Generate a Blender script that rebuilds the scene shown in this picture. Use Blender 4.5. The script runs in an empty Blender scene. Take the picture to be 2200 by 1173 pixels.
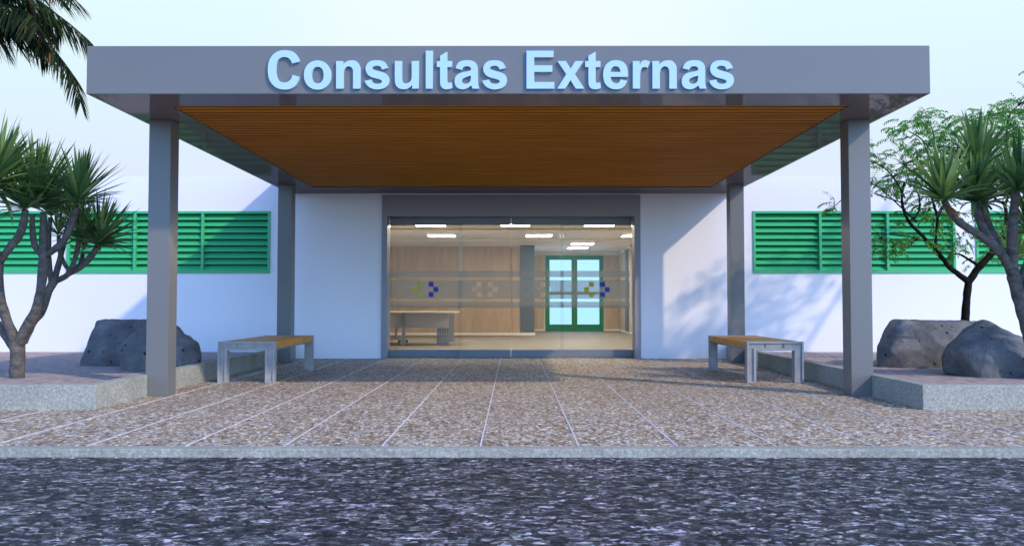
import bpy, bmesh, math, random
from mathutils import Vector, Matrix, noise as mnoise
rnd = random.Random(7)
scene = bpy.context.scene
COL = scene.collection

# ------------------------------------------------------------------ camera
F, CX, CY = 1850.0, 1100.0, 586.5
TH = math.atan((651 - CY) / F)
PS = math.atan((1103.5 - CX) / F * math.cos(TH))
CAM = Vector((0, 0, 1.0))
FW = Vector((-math.sin(PS) * math.cos(TH), math.cos(PS) * math.cos(TH), math.sin(TH)))
RT = Vector((math.cos(PS), math.sin(PS), 0))
UP = RT.cross(FW)


def ray(x, y):
    return FW * F + RT * (x - CX) - UP * (y - CY)


def on_y(x, y, Y):
    d = ray(x, y)
    return CAM + d * (Y / d.y)


def on_z(x, y, z):
    d = ray(x, y)
    return CAM + d * ((z - 1.0) / d.z)


cd = bpy.data.cameras.new('camera')
cam = bpy.data.objects.new('camera', cd)
COL.objects.link(cam)
m3 = Matrix((RT, UP, -FW)).transposed()
cam.matrix_world = Matrix.Translation(CAM) @ m3.to_4x4()
cd.sensor_width = 36
cd.lens = F / 2200 * 36
cd.clip_end = 2000
cd.clip_start = 0.05
scene.camera = cam

# ------------------------------------------------------------------ nodes helper
class NT:
    def __init__(s, nt):
        s.nt = nt

    def n(s, typ, **kw):
        nd = s.nt.nodes.new(typ)
        ins = kw.pop('ins', {})
        for k, v in kw.items():
            setattr(nd, k, v)
        for k, v in ins.items():
            if isinstance(v, bpy.types.NodeSocket):
                s.nt.links.new(v, nd.inputs[k])
            else:
                nd.inputs[k].default_value = v
        return nd

    def math(s, op, a, b=0.0, c=0.0, clamp=False):
        return s.n('ShaderNodeMath', operation=op, use_clamp=clamp, ins={0: a, 1: b, 2: c}).outputs[0]

    def ramp(s, fac, stops, interp='LINEAR'):
        nd = s.n('ShaderNodeValToRGB', ins={0: fac})
        cr = nd.color_ramp
        cr.interpolation = interp
        while len(cr.elements) < len(stops):
            cr.elements.new(0.5)
        for e, (p, c) in zip(cr.elements, stops):
            e.position = p
            e.color = (c[0], c[1], c[2], 1) if not isinstance(c, (int, float)) else (c, c, c, 1)
        return nd.outputs[0]

    def mix(s, fac, a, b, blend='MIX'):
        nd = s.n('ShaderNodeMix', data_type='RGBA', blend_type=blend)
        for k, v in ((0, fac), (6, a), (7, b)):
            if isinstance(v, bpy.types.NodeSocket):
                s.nt.links.new(v, nd.inputs[k])
            elif k == 0:
                nd.inputs[k].default_value = v
            else:
                nd.inputs[k].default_value = (v[0], v[1], v[2], 1)
        return nd.outputs[2]

    def coord(s, kind='Object', scale=(1, 1, 1)):
        if kind == 'World':
            o = s.n('ShaderNodeNewGeometry').outputs['Position']
        else:
            o = s.n('ShaderNodeTexCoord').outputs[kind]
        return s.n('ShaderNodeMapping', ins={'Vector': o, 'Scale': scale}).outputs[0]

    def noise(s, vec, scale, detail=3, rough=.5):
        return s.n('ShaderNodeTexNoise', ins={'Vector': vec, 'Scale': scale, 'Detail': detail, 'Roughness': rough}).outputs[0]

    def noisec(s, vec, scale, detail=3, rough=.5):
        return s.n('ShaderNodeTexNoise', ins={'Vector': vec, 'Scale': scale, 'Detail': detail, 'Roughness': rough}).outputs[1]


def new_mat(name):
    m = bpy.data.materials.new(name)
    m.use_nodes = True
    nt = m.node_tree
    nt.nodes.clear()
    return m, NT(nt)


def out(t, sh):
    o = t.n('ShaderNodeOutputMaterial')
    t.nt.links.new(sh, o.inputs[0])


def c4(c):
    return c if isinstance(c, bpy.types.NodeSocket) else (c[0], c[1], c[2], 1)


def prin(t, color, rough=.5, spec=.5, metal=0, bump=None, bdist=.01, bstr=.5, ior=1.45, coat=0):
    ins = {'Base Color': c4(color), 'Roughness': rough, 'Metallic': metal, 'IOR': ior,
           'Specular IOR Level': spec, 'Coat Weight': coat}
    if bump is not None:
        b = t.n('ShaderNodeBump', ins={'Height': bump, 'Distance': bdist, 'Strength': bstr})
        ins['Normal'] = b.outputs[0]
    return t.n('ShaderNodeBsdfPrincipled', ins=ins).outputs[0]


MAT = {}


def simple(name, color, rough=.5, spec=.5, var=0.06, scale=3.0, kind='World', bump=0, metal=0, ior=1.45):
    m, t = new_mat(name)
    v = t.coord(kind)
    f = t.noise(v, scale, 4)
    c = t.mix(f, [x * (1 - var) for x in color], [min(1, x * (1 + var)) for x in color])
    bp = t.noise(v, scale * 30, 3) if bump else None
    out(t, prin(t, c, rough, spec, metal, bp, .002, bump or .1, ior))
    MAT[name] = m
    return m


# paints and walls
simple('wall_white', (.785, .77, .79), .55, .3, .012, .7, bump=.12)
simple('steel_paint', (.150, .148, .140), .32, .45, .04, 1.2, bump=.04)
simple('door_metal', (.17, .185, .21), .35, .45, .05, 2)
simple('portal_paint', (.26, .245, .265), .35, .4, .05, 1.5)
simple('green_paint', (.045, .43, .165), .35, .5, .06, 2)
simple('green_dark', (.02, .24, .10), .45, .4, .06, 2)
simple('interior_white', (.90, .85, .77), .6, .3, .03, 1)
simple('interior_floor', (.25, .225, .185), .55, .3, .05, 1.2)
simple('slate_paint', (.14, .18, .215), .5, .3, .05, 1.5)
simple('desk_grey', (.50, .46, .43), .45, .3, .04, 2)
simple('desk_leg', (.24, .25, .28), .4, .4, .05, 2)
simple('desk_top', (.62, .54, .47), .3, .4, .05, 2)
simple('black_plastic', (.02, .02, .022), .4, .5, .1, 4)
simple('joint_white', (.60, .59, .60), .6, .3, .08, 9)
simple('letter_paint', (.42, .60, .80), .5, .2, .02, 1)
simple('logo_yellow', (.55, .55, .05), .5, .3, .02)
simple('logo_ochre', (.52, .42, .04), .5, .3, .02)
simple('logo_blue', (.035, .05, .38), .5, .3, .02)

m, t = new_mat('soffit_paint')
dfs = t.n('ShaderNodeBsdfDiffuse', ins={0: (.165, .145, .15, 1)}).outputs[0]
gls = t.n('ShaderNodeBsdfGlossy', ins={'Color': (1, 1, 1, 1), 'Roughness': .03}).outputs[0]
out(t, t.n('ShaderNodeMixShader', ins={0: .095, 1: dfs, 2: gls}).outputs[0])
MAT['soffit_paint'] = m

# paving: washed pebble aggregate
m, t = new_mat('paving')
v = t.coord('World', (1, .62, 1))
wob = t.noisec(v, 26, 2)
vv = t.n('ShaderNodeMixRGB', blend_type='ADD', ins={0: .05, 1: v, 2: wob}).outputs[0]
vo = t.n('ShaderNodeTexVoronoi', feature='F1', ins={'Vector': vv, 'Scale': 46, 'Randomness': 1})
rn = t.n('ShaderNodeSeparateColor', ins={0: vo.outputs['Color']}).outputs[0]
rn2 = t.n('ShaderNodeSeparateColor', ins={0: vo.outputs['Color']}).outputs[1]
stone = t.ramp(rn, [(0, (.13, .085, .07)), (.12, (.21, .135, .10)), (.30, (.34, .245, .165)), (.52, (.43, .35, .26)),
                    (.66, (.28, .29, .34)), (.8, (.52, .46, .42)), (.93, (.68, .65, .63)), (1, (.74, .72, .72))])
edge = t.ramp(vo.outputs['Distance'], [(.0, 1), (.45, .95), (.85, .45)])
c = t.mix(1, stone, edge, 'MULTIPLY')
fine = t.ramp(t.noise(v, 75, 4, .7), [(.32, .66), (.68, 1.30)])
c = t.mix(1, c, fine, 'MULTIPLY')
pat = t.ramp(t.noise(v, 1.1, 4, .6), [(.3, (1.0, .96, .79)), (.7, (1.20, 1.16, .95))])
c = t.mix(1, c, pat, 'MULTIPLY')
out(t, prin(t, c, .62, .3, 0, vo.outputs['Distance'], .004, -.35))
MAT['paving'] = m

# concrete
m, t = new_mat('concrete')
v = t.coord('World')
f = t.ramp(t.noise(v, 38, 5, .75), [(.3, (.19, .20, .165)), (.5, (.32, .32, .265)), (.72, (.50, .48, .42))])
g = t.ramp(t.noise(v, 2.2, 3), [(.3, .85), (.7, 1.1)])
vo = t.n('ShaderNodeTexVoronoi', ins={'Vector': v, 'Scale': 62})
sp = t.ramp(vo.outputs['Distance'], [(.05, 1.25), (.28, 1.0), (.9, .82)])
c = t.mix(1, t.mix(1, f, g, 'MULTIPLY'), sp, 'MULTIPLY')
out(t, prin(t, c, .7, .3, 0, t.noise(v, 50, 4), .003, .4))
MAT['concrete'] = m

# bench concrete
m, t = new_mat('bench_concrete')
v = t.coord('Object')
f = t.ramp(t.noise(v, 7, 5, .6), [(.3, (.23, .23, .22)), (.7, (.34, .335, .32))])
out(t, prin(t, f, .6, .3, 0, t.noise(v, 40, 4), .002, .3))
MAT['bench_concrete'] = m

# asphalt
m, t = new_mat('asphalt')
v = t.coord('World', (.72, 1, 1))
wob = t.noisec(v, 18, 2)
vv = t.n('ShaderNodeMixRGB', blend_type='ADD', ins={0: .10, 1: v, 2: wob}).outputs[0]
va = t.n('ShaderNodeTexVoronoi', ins={'Vector': vv, 'Scale': 29, 'Randomness': 1})
sa = t.n('ShaderNodeSeparateColor', ins={0: va.outputs['Color']})
vb = t.n('ShaderNodeTexVoronoi', ins={'Vector': vv, 'Scale': 60, 'Randomness': 1})
sb = t.n('ShaderNodeSeparateColor', ins={0: vb.outputs['Color']})
n2 = t.noise(v, 60, 3, .65)
mixv = t.math('ADD', t.math('ADD', t.math('MULTIPLY', sa.outputs[0], .42), t.math('MULTIPLY', sb.outputs[0], .28)), t.math('MULTIPLY', n2, .30))
lum = t.ramp(mixv, [(.18, .005), (.36, .019), (.50, .052), (.60, .105), (.70, .25), (.83, .62)])
rim = t.ramp(va.outputs['Distance'], [(.0, 1.15), (.4, 1.0), (.8, .45)])
hue = t.ramp(sa.outputs[1], [(0, (.78, .98, .98)), (.2, (1.0, .96, .84)), (.42, (.98, .96, .94)), (.62, (.90, .96, 1.02)), (.82, (1.04, .90, 1.06)), (1, (1.02, .97, .86))])
big = t.ramp(t.noise(v, 5, 3, .6), [(.32, (.62, .66, .66)), (.5, (.98, .98, .96)), (.68, (1.32, 1.22, 1.30))])
c = t.mix(1, t.mix(1, t.mix(1, lum, rim, 'MULTIPLY'), hue, 'MULTIPLY'), big, 'MULTIPLY')
out(t, prin(t, c, .62, .3, 0, mixv, .012, .4))
MAT['asphalt'] = m

# planter ground
m, t = new_mat('planter_ground')
v = t.coord('World', (1, .5, 1))
f = t.ramp(t.noise(v, 9, 5, .7), [(.3, (.21, .165, .15)), (.5, (.34, .275, .25)), (.7, (.50, .42, .385))])
out(t, prin(t, f, .8, .2, 0, t.noise(v, 22, 4), .01, .5))
MAT['planter_ground'] = m

# rock
m, t = new_mat('rock')
v = t.coord('Object')
f = t.ramp(t.noise(v, 2.4, 8, .65), [(.28, (.074, .075, .074)), (.5, (.128, .127, .124)), (.72, (.215, .215, .21))])
vo = t.n('ShaderNodeTexVoronoi', ins={'Vector': v, 'Scale': 7.3})
pit = t.ramp(vo.outputs['Distance'], [(.12, .12), (.20, 1.0)])
gate = t.ramp(t.noise(v, 6, 2), [(.40, 0), (.50, 1)])
pitg = t.mix(gate, (1, 1, 1), pit)
gate2 = t.ramp(t.noise(v, 3.3, 2), [(.42, 0), (.6, 1)])
vo2 = t.n('ShaderNodeTexVoronoi', ins={'Vector': v, 'Scale': 31})
pit2 = t.mix(gate2, (1, 1, 1), t.ramp(vo2.outputs['Distance'], [(.14, .4), (.30, 1.0)]))
gr = t.ramp(t.noise(v, 90, 3, .7), [(.3, .8), (.7, 1.2)])
c = t.mix(1, t.mix(1, t.mix(1, f, pitg, 'MULTIPLY'), pit2, 'MULTIPLY'), gr, 'MULTIPLY')
hgt = t.math('ADD', t.math('MULTIPLY', pitg, .6), t.noise(v, 14, 6, .7))
out(t, prin(t, c, .8, .25, 0, hgt, .02, .7))
MAT['rock'] = m

# wood slats of the canopy ceiling
def wood(name, dark, light, sc=(1, 14, 14), kind='World', rough=.4, spec=.4, freq=1.6):
    m, t = new_mat(name)
    v = t.coord(kind, sc)
    g = t.noise(v, freq, 6, .65)
    c = t.ramp(g, [(.3, dark), (.7, light)])
    out(t, prin(t, c, rough, spec, 0, g, .002, .2))
    MAT[name] = m


wood('ceiling_wood', (.34, .125, .010), (.52, .22, .026), (.5, 5, 5), rough=.6, spec=.08)
wood('slat_shade_wood', (.20, .072, .006), (.31, .12, .014), (.5, 5, 5), rough=.8, spec=.03)  # darker tone paints the shade between the ceiling slats
wood('bench_wood', (.42, .155, .012), (.66, .29, .035), (2, 18, 18), 'Object')
wood('panel_wood', (.47, .34, .225), (.62, .48, .35), (7, 7, .7), 'World', .45, .3, 1.3)
wood('bark', (.045, .042, .038), (.165, .145, .125), (9, 9, 14), 'Object', .85, .2, 1.3)
wood('dark_bark', (.006, .006, .005), (.018, .016, .012), (6, 6, 16), 'Object', .9, .1)
wood('palm_bark', (.06, .05, .04), (.17, .14, .11), (3, 3, 30), 'Object', .9, .1)


def leaf(name, stops, trans=.3, rough=.4, spec=.35, tr_gain=1.3):
    m, t = new_mat(name)
    ri = t.n('ShaderNodeNewGeometry').outputs['Random Per Island']
    c = t.ramp(ri, stops)
    n = t.ramp(t.noise(t.coord('Object'), 5, 3), [(.3, .8), (.7, 1.2)])
    c = t.mix(1, c, n, 'MULTIPLY')
    p = prin(t, c, rough, spec)
    tr = t.n('ShaderNodeBsdfTranslucent', ins={0: t.mix(1, c, (1.1 * tr_gain, 1.25 * tr_gain, .6 * tr_gain), 'MULTIPLY')}).outputs[0]
    ms = t.n('ShaderNodeMixShader', ins={0: trans, 1: p, 2: tr}).outputs[0]
    out(t, ms)
    MAT[name] = m


leaf('blade_leaf', [(0, (.020, .064, .024)), (.3, (.062, .135, .048)), (.65, (.14, .23, .080)), (.88, (.25, .35, .13)), (1, (.40, .47, .21))], .27)
leaf('dead_leaf', [(0, (.12, .045, .015)), (1, (.26, .12, .04))], .2)
leaf('feather_leaf', [(0, (.03, .13, .018)), (.5, (.065, .21, .03)), (1, (.14, .32, .05))], .38)
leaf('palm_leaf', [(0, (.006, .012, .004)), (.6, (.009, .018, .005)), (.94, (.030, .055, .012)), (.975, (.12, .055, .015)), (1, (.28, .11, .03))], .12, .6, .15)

# glass
m, t = new_mat('glass')
fr = t.n('ShaderNodeFresnel', ins={'IOR': 1.22}).outputs[0]
gl = t.n('ShaderNodeBsdfGlossy', ins={'Color': (.9, .95, 1, 1), 'Roughness': .01}).outputs[0]
tr = t.n('ShaderNodeBsdfTransparent', ins={0: (.955, .965, .96, 1)}).outputs[0]
out(t, t.n('ShaderNodeMixShader', ins={0: fr, 1: tr, 2: gl}).outputs[0])
MAT['glass'] = m
m, t = new_mat('frosted_film')
d = t.n('ShaderNodeBsdfDiffuse', ins={0: (.33, .30, .28, 1)}).outputs[0]
tl = t.n('ShaderNodeBsdfTranslucent', ins={0: (.34, .32, .31, 1)}).outputs[0]
dd = t.n('ShaderNodeMixShader', ins={0: .4, 1: d, 2: tl}).outputs[0]
tr = t.n('ShaderNodeBsdfTransparent', ins={0: (1, 1, 1, 1)}).outputs[0]
out(t, t.n('ShaderNodeMixShader', ins={0: .68, 1: tr, 2: dd}).outputs[0])
MAT['frosted_film'] = m


def emit(name, color, s):
    m, t = new_mat(name)
    out(t, t.n('ShaderNodeEmission', ins={0: c4(color), 1: s}).outputs[0])
    MAT[name] = m


emit('lamp_glow', (1, .92, .82), 23)
emit('lit_pane', (.37, .68, 1.0), .93)

# ------------------------------------------------------------------ mesh helpers
class MB:
    def __init__(s):
        s.v = []
        s.f = []
        s.sm = []

    def box(s, x0, x1, y0, y1, z0, z1):
        b = len(s.v)
        s.v += [(x, y, z) for x in (x0, x1) for y in (y0, y1) for z in (z0, z1)]
        for f in ((0, 1, 3, 2), (4, 6, 7, 5), (0, 4, 5, 1), (2, 3, 7, 6), (0, 2, 6, 4), (1, 5, 7, 3)):
            s.f.append(tuple(b + i for i in f))
        return s

    def prism(s, pts, axis, a, b):
        """extrude a 2D polygon along an axis ('x','y','z') from a to b"""
        n = len(pts)
        base = len(s.v)
        for w in (a, b):
            for p in pts:
                if axis == 'x':
                    s.v.append((w, p[0], p[1]))
                elif axis == 'y':
                    s.v.append((p[0], w, p[1]))
                else:
                    s.v.append((p[0], p[1], w))
        s.f.append(tuple(base + i for i in range(n)))
        s.f.append(tuple(base + n + i for i in reversed(range(n))))
        for i in range(n):
            j = (i + 1) % n
            s.f.append((base + i, base + n + i, base + n + j, base + j))
        return s

    def cyl(s, p0, p1, r0, r1=None, n=14):
        s.tube([p0, p1], [r0, r1 if r1 is not None else r0], n, cap=True)
        return s

    def tube(s, pts, rad, n=10, cap=True, rough=0.0, seed=0):
        pts = [Vector(p) for p in pts]
        base = len(s.v)
        t0 = (pts[1] - pts[0]).normalized()
        ref = Vector((0, 1, 0)) if abs(t0.y) < .9 else Vector((1, 0, 0))
        u = t0.cross(ref).normalized()
        for i, p in enumerate(pts):
            t_ = (pts[min(i + 1, len(pts) - 1)] - pts[max(i - 1, 0)]).normalized()
            u = (u - t_ * u.dot(t_)).normalized()
            w = t_.cross(u)
            for k in range(n):
                a = 2 * math.pi * k / n
                d = u * math.cos(a) + w * math.sin(a)
                r = rad[i]
                if rough:
                    r *= 1 + rough * mnoise.noise(Vector((p.x * 9 + d.x * 1.3 + seed, p.y * 9 + d.y * 1.3, p.z * 9 + d.z)))
                s.v.append(tuple(p + d * r))
        for i in range(len(pts) - 1):
            for k in range(n):
                a = base + i * n + k
                b = base + i * n + (k + 1) % n
                s.f.append((a, b, b + n, a + n))
        if cap:
            s.f.append(tuple(base + k for k in reversed(range(n))))
            e = base + (len(pts) - 1) * n
            s.f.append(tuple(e + k for k in range(n)))

    def obj(s, name, mat, parent=None, smooth=False, bevel=0, loc=None):
        me = bpy.data.meshes.new(name)
        vs = s.v
        if loc is not None:
            vs = [(v[0] - loc[0], v[1] - loc[1], v[2] - loc[2]) for v in vs]
        me.from_pydata(vs, [], s.f)
        bm = bmesh.new()
        bm.from_mesh(me)
        bmesh.ops.recalc_face_normals(bm, faces=bm.faces)
        bm.to_mesh(me)
        bm.free()
        me.materials.append(MAT[mat])
        if smooth:
            for p in me.polygons:
                p.use_smooth = True
        o = bpy.data.objects.new(name, me)
        COL.objects.link(o)
        if parent is not None:
            o.parent = parent
            if loc is not None and parent.type == 'EMPTY':
                o.location = Vector(loc) - ORIG.get(parent.name, Vector((0, 0, 0)))
            elif parent.name in ORIG:
                o.location = -ORIG[parent.name] + (Vector(loc) if loc is not None else Vector((0, 0, 0)))
        elif loc is not None:
            o.location = loc
        if bevel:
            b = o.modifiers.new('bevel', 'BEVEL')
            b.width = bevel
            b.segments = 2
            b.limit_method = 'ANGLE'
        return o


ORIG = {}


def thing(name, label, cat, loc=(0, 0, 0), group=None):
    o = bpy.data.objects.new(name, None)
    COL.objects.link(o)
    o.location = loc
    o.empty_display_size = .2
    ORIG[o.name] = Vector(loc)
    o['label'] = label
    o['category'] = cat
    if group:
        o['group'] = group
    return o


def tag(o, label=None, cat=None, group=None, kind=None):
    if label: o['label'] = label
    if cat: o['category'] = cat
    if group: o['group'] = group
    if kind: o['kind'] = kind
    return o


def copy_tree(o, parent=None):
    c = o.copy()
    COL.objects.link(c)
    c.parent = parent
    for ch in [x for x in bpy.data.objects if x.parent == o]:
        copy_tree(ch, c)
    return c


# ------------------------------------------------------------------ setting
WALL = 15.60
DOOR = 15.86
KL, KR = -3.938, 3.846      # inner faces of the planter kerbs
KF = 8.135                  # front faces of the planter kerbs
PG = .118                   # planter ground level
PE, SE = 6.062, 5.935       # paving edge, street edge of the kerb
ROADZ = -.055

b = MB()
b.box(-400, 400, -400, SE, ROADZ - .5, ROADZ)
tag(b.obj('road', 'asphalt'), kind='structure')
b = MB()
b.box(-400, 400, SE + .06, 700, -.6, -.30)
tag(b.obj('ground', 'asphalt'), kind='structure')
b = MB()
b.box(-30, 30, SE, PE, -.25, .002)
tag(b.obj('street_kerb', 'concrete', bevel=.006), kind='structure')
b = MB()
b.box(-30, 30, PE, 16.0, -.25, 0)
tag(b.obj('pavement', 'paving'), kind='structure')
b = MB()
for k in range(-36, 37):
    x = -.233 + .689 * k
    b.box(x - .005, x + .005, PE + .002, DOOR - .05, -.01, .003)
tag(b.obj('paving_joints', 'joint_white'), kind='structure')

for side, lab in ((-1, 'low speckled concrete planter kerb round the left bed with the tree and boulders'),
                  (1, 'low speckled concrete planter kerb round the right bed behind the bench')):
    xi = KL if side < 0 else KR
    xo = side * 24
    b = MB()
    w = .13
    a, c_ = (xi - w, xi) if side < 0 else (xi, xi + w)
    b.prism([(xi, KF), (xo, KF), (xo, KF + w), (xi + side * w, KF + w), (xi + side * w, WALL), (xi, WALL)], 'z', -.05, .231)
    o = b.obj('planter_kerb', 'concrete', bevel=.006)
    tag(o, lab, 'kerb')
    b = MB()
    NX, NY = 70, 30
    x0, x1 = xi + side * w, xo
    for j in range(NY + 1):
        for i in range(NX + 1):
            X = x0 + (x1 - x0) * i / NX
            Y = KF + w + (WALL - KF - w) * j / NY
            z = PG + .012 * mnoise.noise(Vector((X * 1.3, Y * 1.3, 3))) * (0 if j in (0, NY) else 1)
            b.v.append((X, Y, z))
    for j in range(NY):
        for i in range(NX):
            a = j * (NX + 1) + i
            b.f.append((a, a + 1, a + NX + 2, a + NX + 1))
    tag(b.obj('planter_ground', 'planter_ground', smooth=True), kind='structure')

# ------------------------------------------------------------------ building
WT = 3.30   # top of the long facade wall
bld = thing('clinic_building', 'long white rendered clinic building with green louvred windows and grey portal', 'building', (0, WALL, 0))
OL, OR, OT = -2.39, 2.297, 2.955
WX = [(-12.16, -8.462), (-8.113, -4.418), (4.34, 8.008), (8.377, 12.07)]
WZ0, WZ1 = 1.54, 2.667


def P(mb, name, mat, parent=bld, **kw):
    o = mb.obj(name, mat, parent, **kw)
    if parent is bld:
        o.location = -Vector(bld.location)
    return o


b = MB()
xs = [-26.0]
segs = []
prev = -26.0
for (a, c_) in WX[:2]:
    b.box(prev, a, WALL, WALL + .25, 0, WT)
    b.box(a, c_, WALL, WALL + .25, 0, WZ0)
    b.box(a, c_, WALL, WALL + .25, WZ1, WT)
    prev = c_
b.box(prev, OL, WALL, WALL + .25, 0, WT)
b.box(OL, OR, WALL, WALL + .25, OT, WT)
prev = OR
for (a, c_) in WX[2:]:
    b.box(prev, a, WALL, WALL + .25, 0, WT)
    b.box(a, c_, WALL, WALL + .25, 0, WZ0)
    b.box(a, c_, WALL, WALL + .25, WZ1, WT)
    prev = c_
b.box(prev, 26, WALL, WALL + .25, 0, WT)
me = P(b, 'facade_wall', 'wall_white')
bm = bmesh.new()
bm.from_mesh(me.data)
bmesh.ops.remove_doubles(bm, verts=bm.verts, dist=1e-5)
# drop coincident internal faces
seen = {}
for f in bm.faces:
    k = tuple(sorted(v.index for v in f.verts))
    seen.setdefault(k, []).append(f)
dele = [f for fs in seen.values() if len(fs) > 1 for f in fs]
bmesh.ops.delete(bm, geom=dele, context='FACES_ONLY')
bm.to_mesh(me.data)
bm.free()

# portal frame
JI_L, JI_R, LI = -2.29, 2.19, 2.572
b = MB()
b.box(OL, JI_L, WALL - .035, DOOR + .10, 0, OT)
b.box(JI_R, OR, WALL - .035, DOOR + .10, 0, OT)
b.box(JI_L, JI_R, WALL - .035, DOOR + .10, LI, OT)
P(b, 'portal_frame', 'portal_paint', bevel=.004)

# louvre windows
def louvre(x0, x1):
    fr = MB()
    yf, yb = WALL - .022, WALL + .16
    w = .045
    fr.box(x0, x1, yf, yb, WZ1 - w, WZ1)
    fr.box(x0, x1, yf, yb, WZ0, WZ0 + w)
    fr.box(x0, x0 + w, yf, yb, WZ0 + w, WZ1 - w)
    fr.box(x1 - w, x1, yf, yb, WZ0 + w, WZ1 - w)
    for k in (1, 2):
        xm = x0 + (x1 - x0) * k / 3
        fr.box(xm - .024, xm + .024, yf + .004, yb, WZ0 + w, WZ1 - w)
    wo = P(fr, 'louvre_window', 'green_paint', bevel=.003)
    sl = MB()
    n = 9
    zin0, zin1 = WZ0 + w, WZ1 - w
    pitch = (zin1 - zin0) / n
    for k in range(3):
        a = x0 + (x1 - x0) * k / 3 + (.024 if k else w)
        c_ = x0 + (x1 - x0) * (k + 1) / 3 - (.024 if k < 2 else w)
        for i in range(n):
            zb = zin0 + i * pitch + .004
            yo, yi = WALL + .012, WALL + .085
            h = pitch * .70
            pts = [(yo, zb), (yo, zb + .010), (yi, zb + h + .012), (yi + .010, zb + h + .012), (yi + .010, zb + h), (yo + .012, zb)]
            sl.prism(pts, 'x', a + .0005, c_ - .0005)
    so = sl.obj('slats', 'green_paint', wo)
    bk = MB()
    bk.box(x0 + .01, x1 - .01, WALL + .17, WALL + .185, WZ0 + .01, WZ1 - .01)
    bo = bk.obj('backing_panel', 'green_dark', wo)
    return wo


for a, c_ in WX:
    louvre(a, c_)

# interior shell
IB = on_z(1000, 720, .012).y          # front wooden wall
IC = on_z(1230, 711, .012).y          # far wall of the lobby
ZC = on_y(1000, 525, IB).z
XC0 = on_y(1118, 640, IB).x
XC1 = on_y(1148, 640, IB).x
XS = on_y(1331, 640, IC).x            # right side wall
XLW = -4.6
print('interior', IB, IC, ZC, XC0, XC1, XS)
b = MB()
b.box(-12, 12, 16.0, IC + 1.5, -.2, .012)
b.box(-3.2, 3.2, DOOR + .1, 16.0, -.2, .0125)
tag(b.obj('lobby_floor', 'interior_floor'), kind='structure')
b = MB()
b.box(-12, 12, WALL + .25, IC + 1.5, ZC + .02, ZC + .25)
# dropped bands of the ceiling
yA = on_z(1000, 493, ZC).y
b.box(-4.6, 4.6, yA, yA + .9, ZC - .035, ZC + .01)
yB = on_z(1000, 515, ZC).y
b.box(-4.6, 3.6, yB, IB, ZC - .03, ZC + .015)
b.box(-4.6, -3.1, DOOR + .3, yA, ZC - .035, ZC + .012)
b.box(XC1 + .02, XS, IB + .05, IB + .9, ZC - .05, ZC + .01)
P(b, 'lobby_ceiling', 'interior_white', bevel=.01)
b = MB()
b.box(-12, 12, WALL + .255, IC + 1.6, WT - .2, WT - .05)
P(b, 'roof_slab', 'wall_white')
b = MB()
b.box(XLW - .2, XLW, WALL + .25, IC + 1.5, 0, WT - .22)
b.box(XS, XS + .2, WALL + .25, IC + 1.5, 0, WT - .22)
b.box(XLW, -2.47, WALL + .25, WALL + .33, 0, WT - .22)
b.box(2.38, XS, WALL + .25, WALL + .33, 0, WT - .22)
b.box(-2.47, 2.38, WALL + .25, WALL + .33, OT + .02, WT - .22)
b.box(XC1, XS, IC, IC + .2, 0, WT - .22)
b.box(XLW, XC1 - .02, IB + .06, IB + .2, 0, WT - .22)
b.box(XC1 - .2, XC1 - .02, IB + .2, IC, 0, WT - .22)
P(b, 'lobby_wall', 'interior_white')
b = MB()
zs = .09
x = XC0
edges = [XC0, on_y(1098, 640, IB).x, on_y(985, 640, IB).x, on_y(850, 640, IB).x, XLW]
for i in range(len(edges) - 1):
    b.box(edges[i + 1] + .004, edges[i] - .004, IB + .02, IB + .06, zs, ZC - .06)
P(b, 'wood_panelling', 'panel_wood', bevel=.003)
b = MB()
b.box(XLW, XC0, IB + .01, IB + .06, .012, zs - .003)
b.box(XC0 + .001, XC1 + .02, IB - .015, IB + .3, .012, zs)
b.box(XC1 + .02, XS, IC - .02, IC, .012, zs)
b.box(XS - .02, XS, IB - 6, IC - .02, .012, zs)
b.box(XLW, XC0, IB - .02, IB + .05, ZC - .058, ZC - .03)
P(b, 'skirting', 'interior_white')
b = MB()
b.box(XC0, XC1, IB, IB + .3, zs, ZC - .03)
P(b, 'slate_pillar', 'slate_paint', bevel=.004)
b = MB()
b.box(XS - .10, XS, IC - 2.6, IC - 2.2, zs, ZC - .06)
P(b, 'slate_pillar', 'slate_paint', bevel=.004)
GX0, GX1 = on_y(1171.7, 600, IC).x, on_y(1296, 600, IC).x
b = MB()
b.box(XC1, GX0 - .05, IC - .03, IC, zs, ZC - .12)
P(b, 'far_panelling', 'panel_wood', bevel=.003)
b = MB()
b.box(GX1 + .05, XS - .04, IC - .03, IC, zs, ZC - .12)
P(b, 'far_panelling', 'panel_wood', bevel=.003)
b = MB()
b.box(XS - .03, XS, IC - 2.1, IC - .05, zs, ZC - .1)
b.box(XS - .03, XS, IB - 6, IC - 2.7, zs, ZC - .1)
P(b, 'far_panelling', 'panel_wood', bevel=.003)

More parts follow.
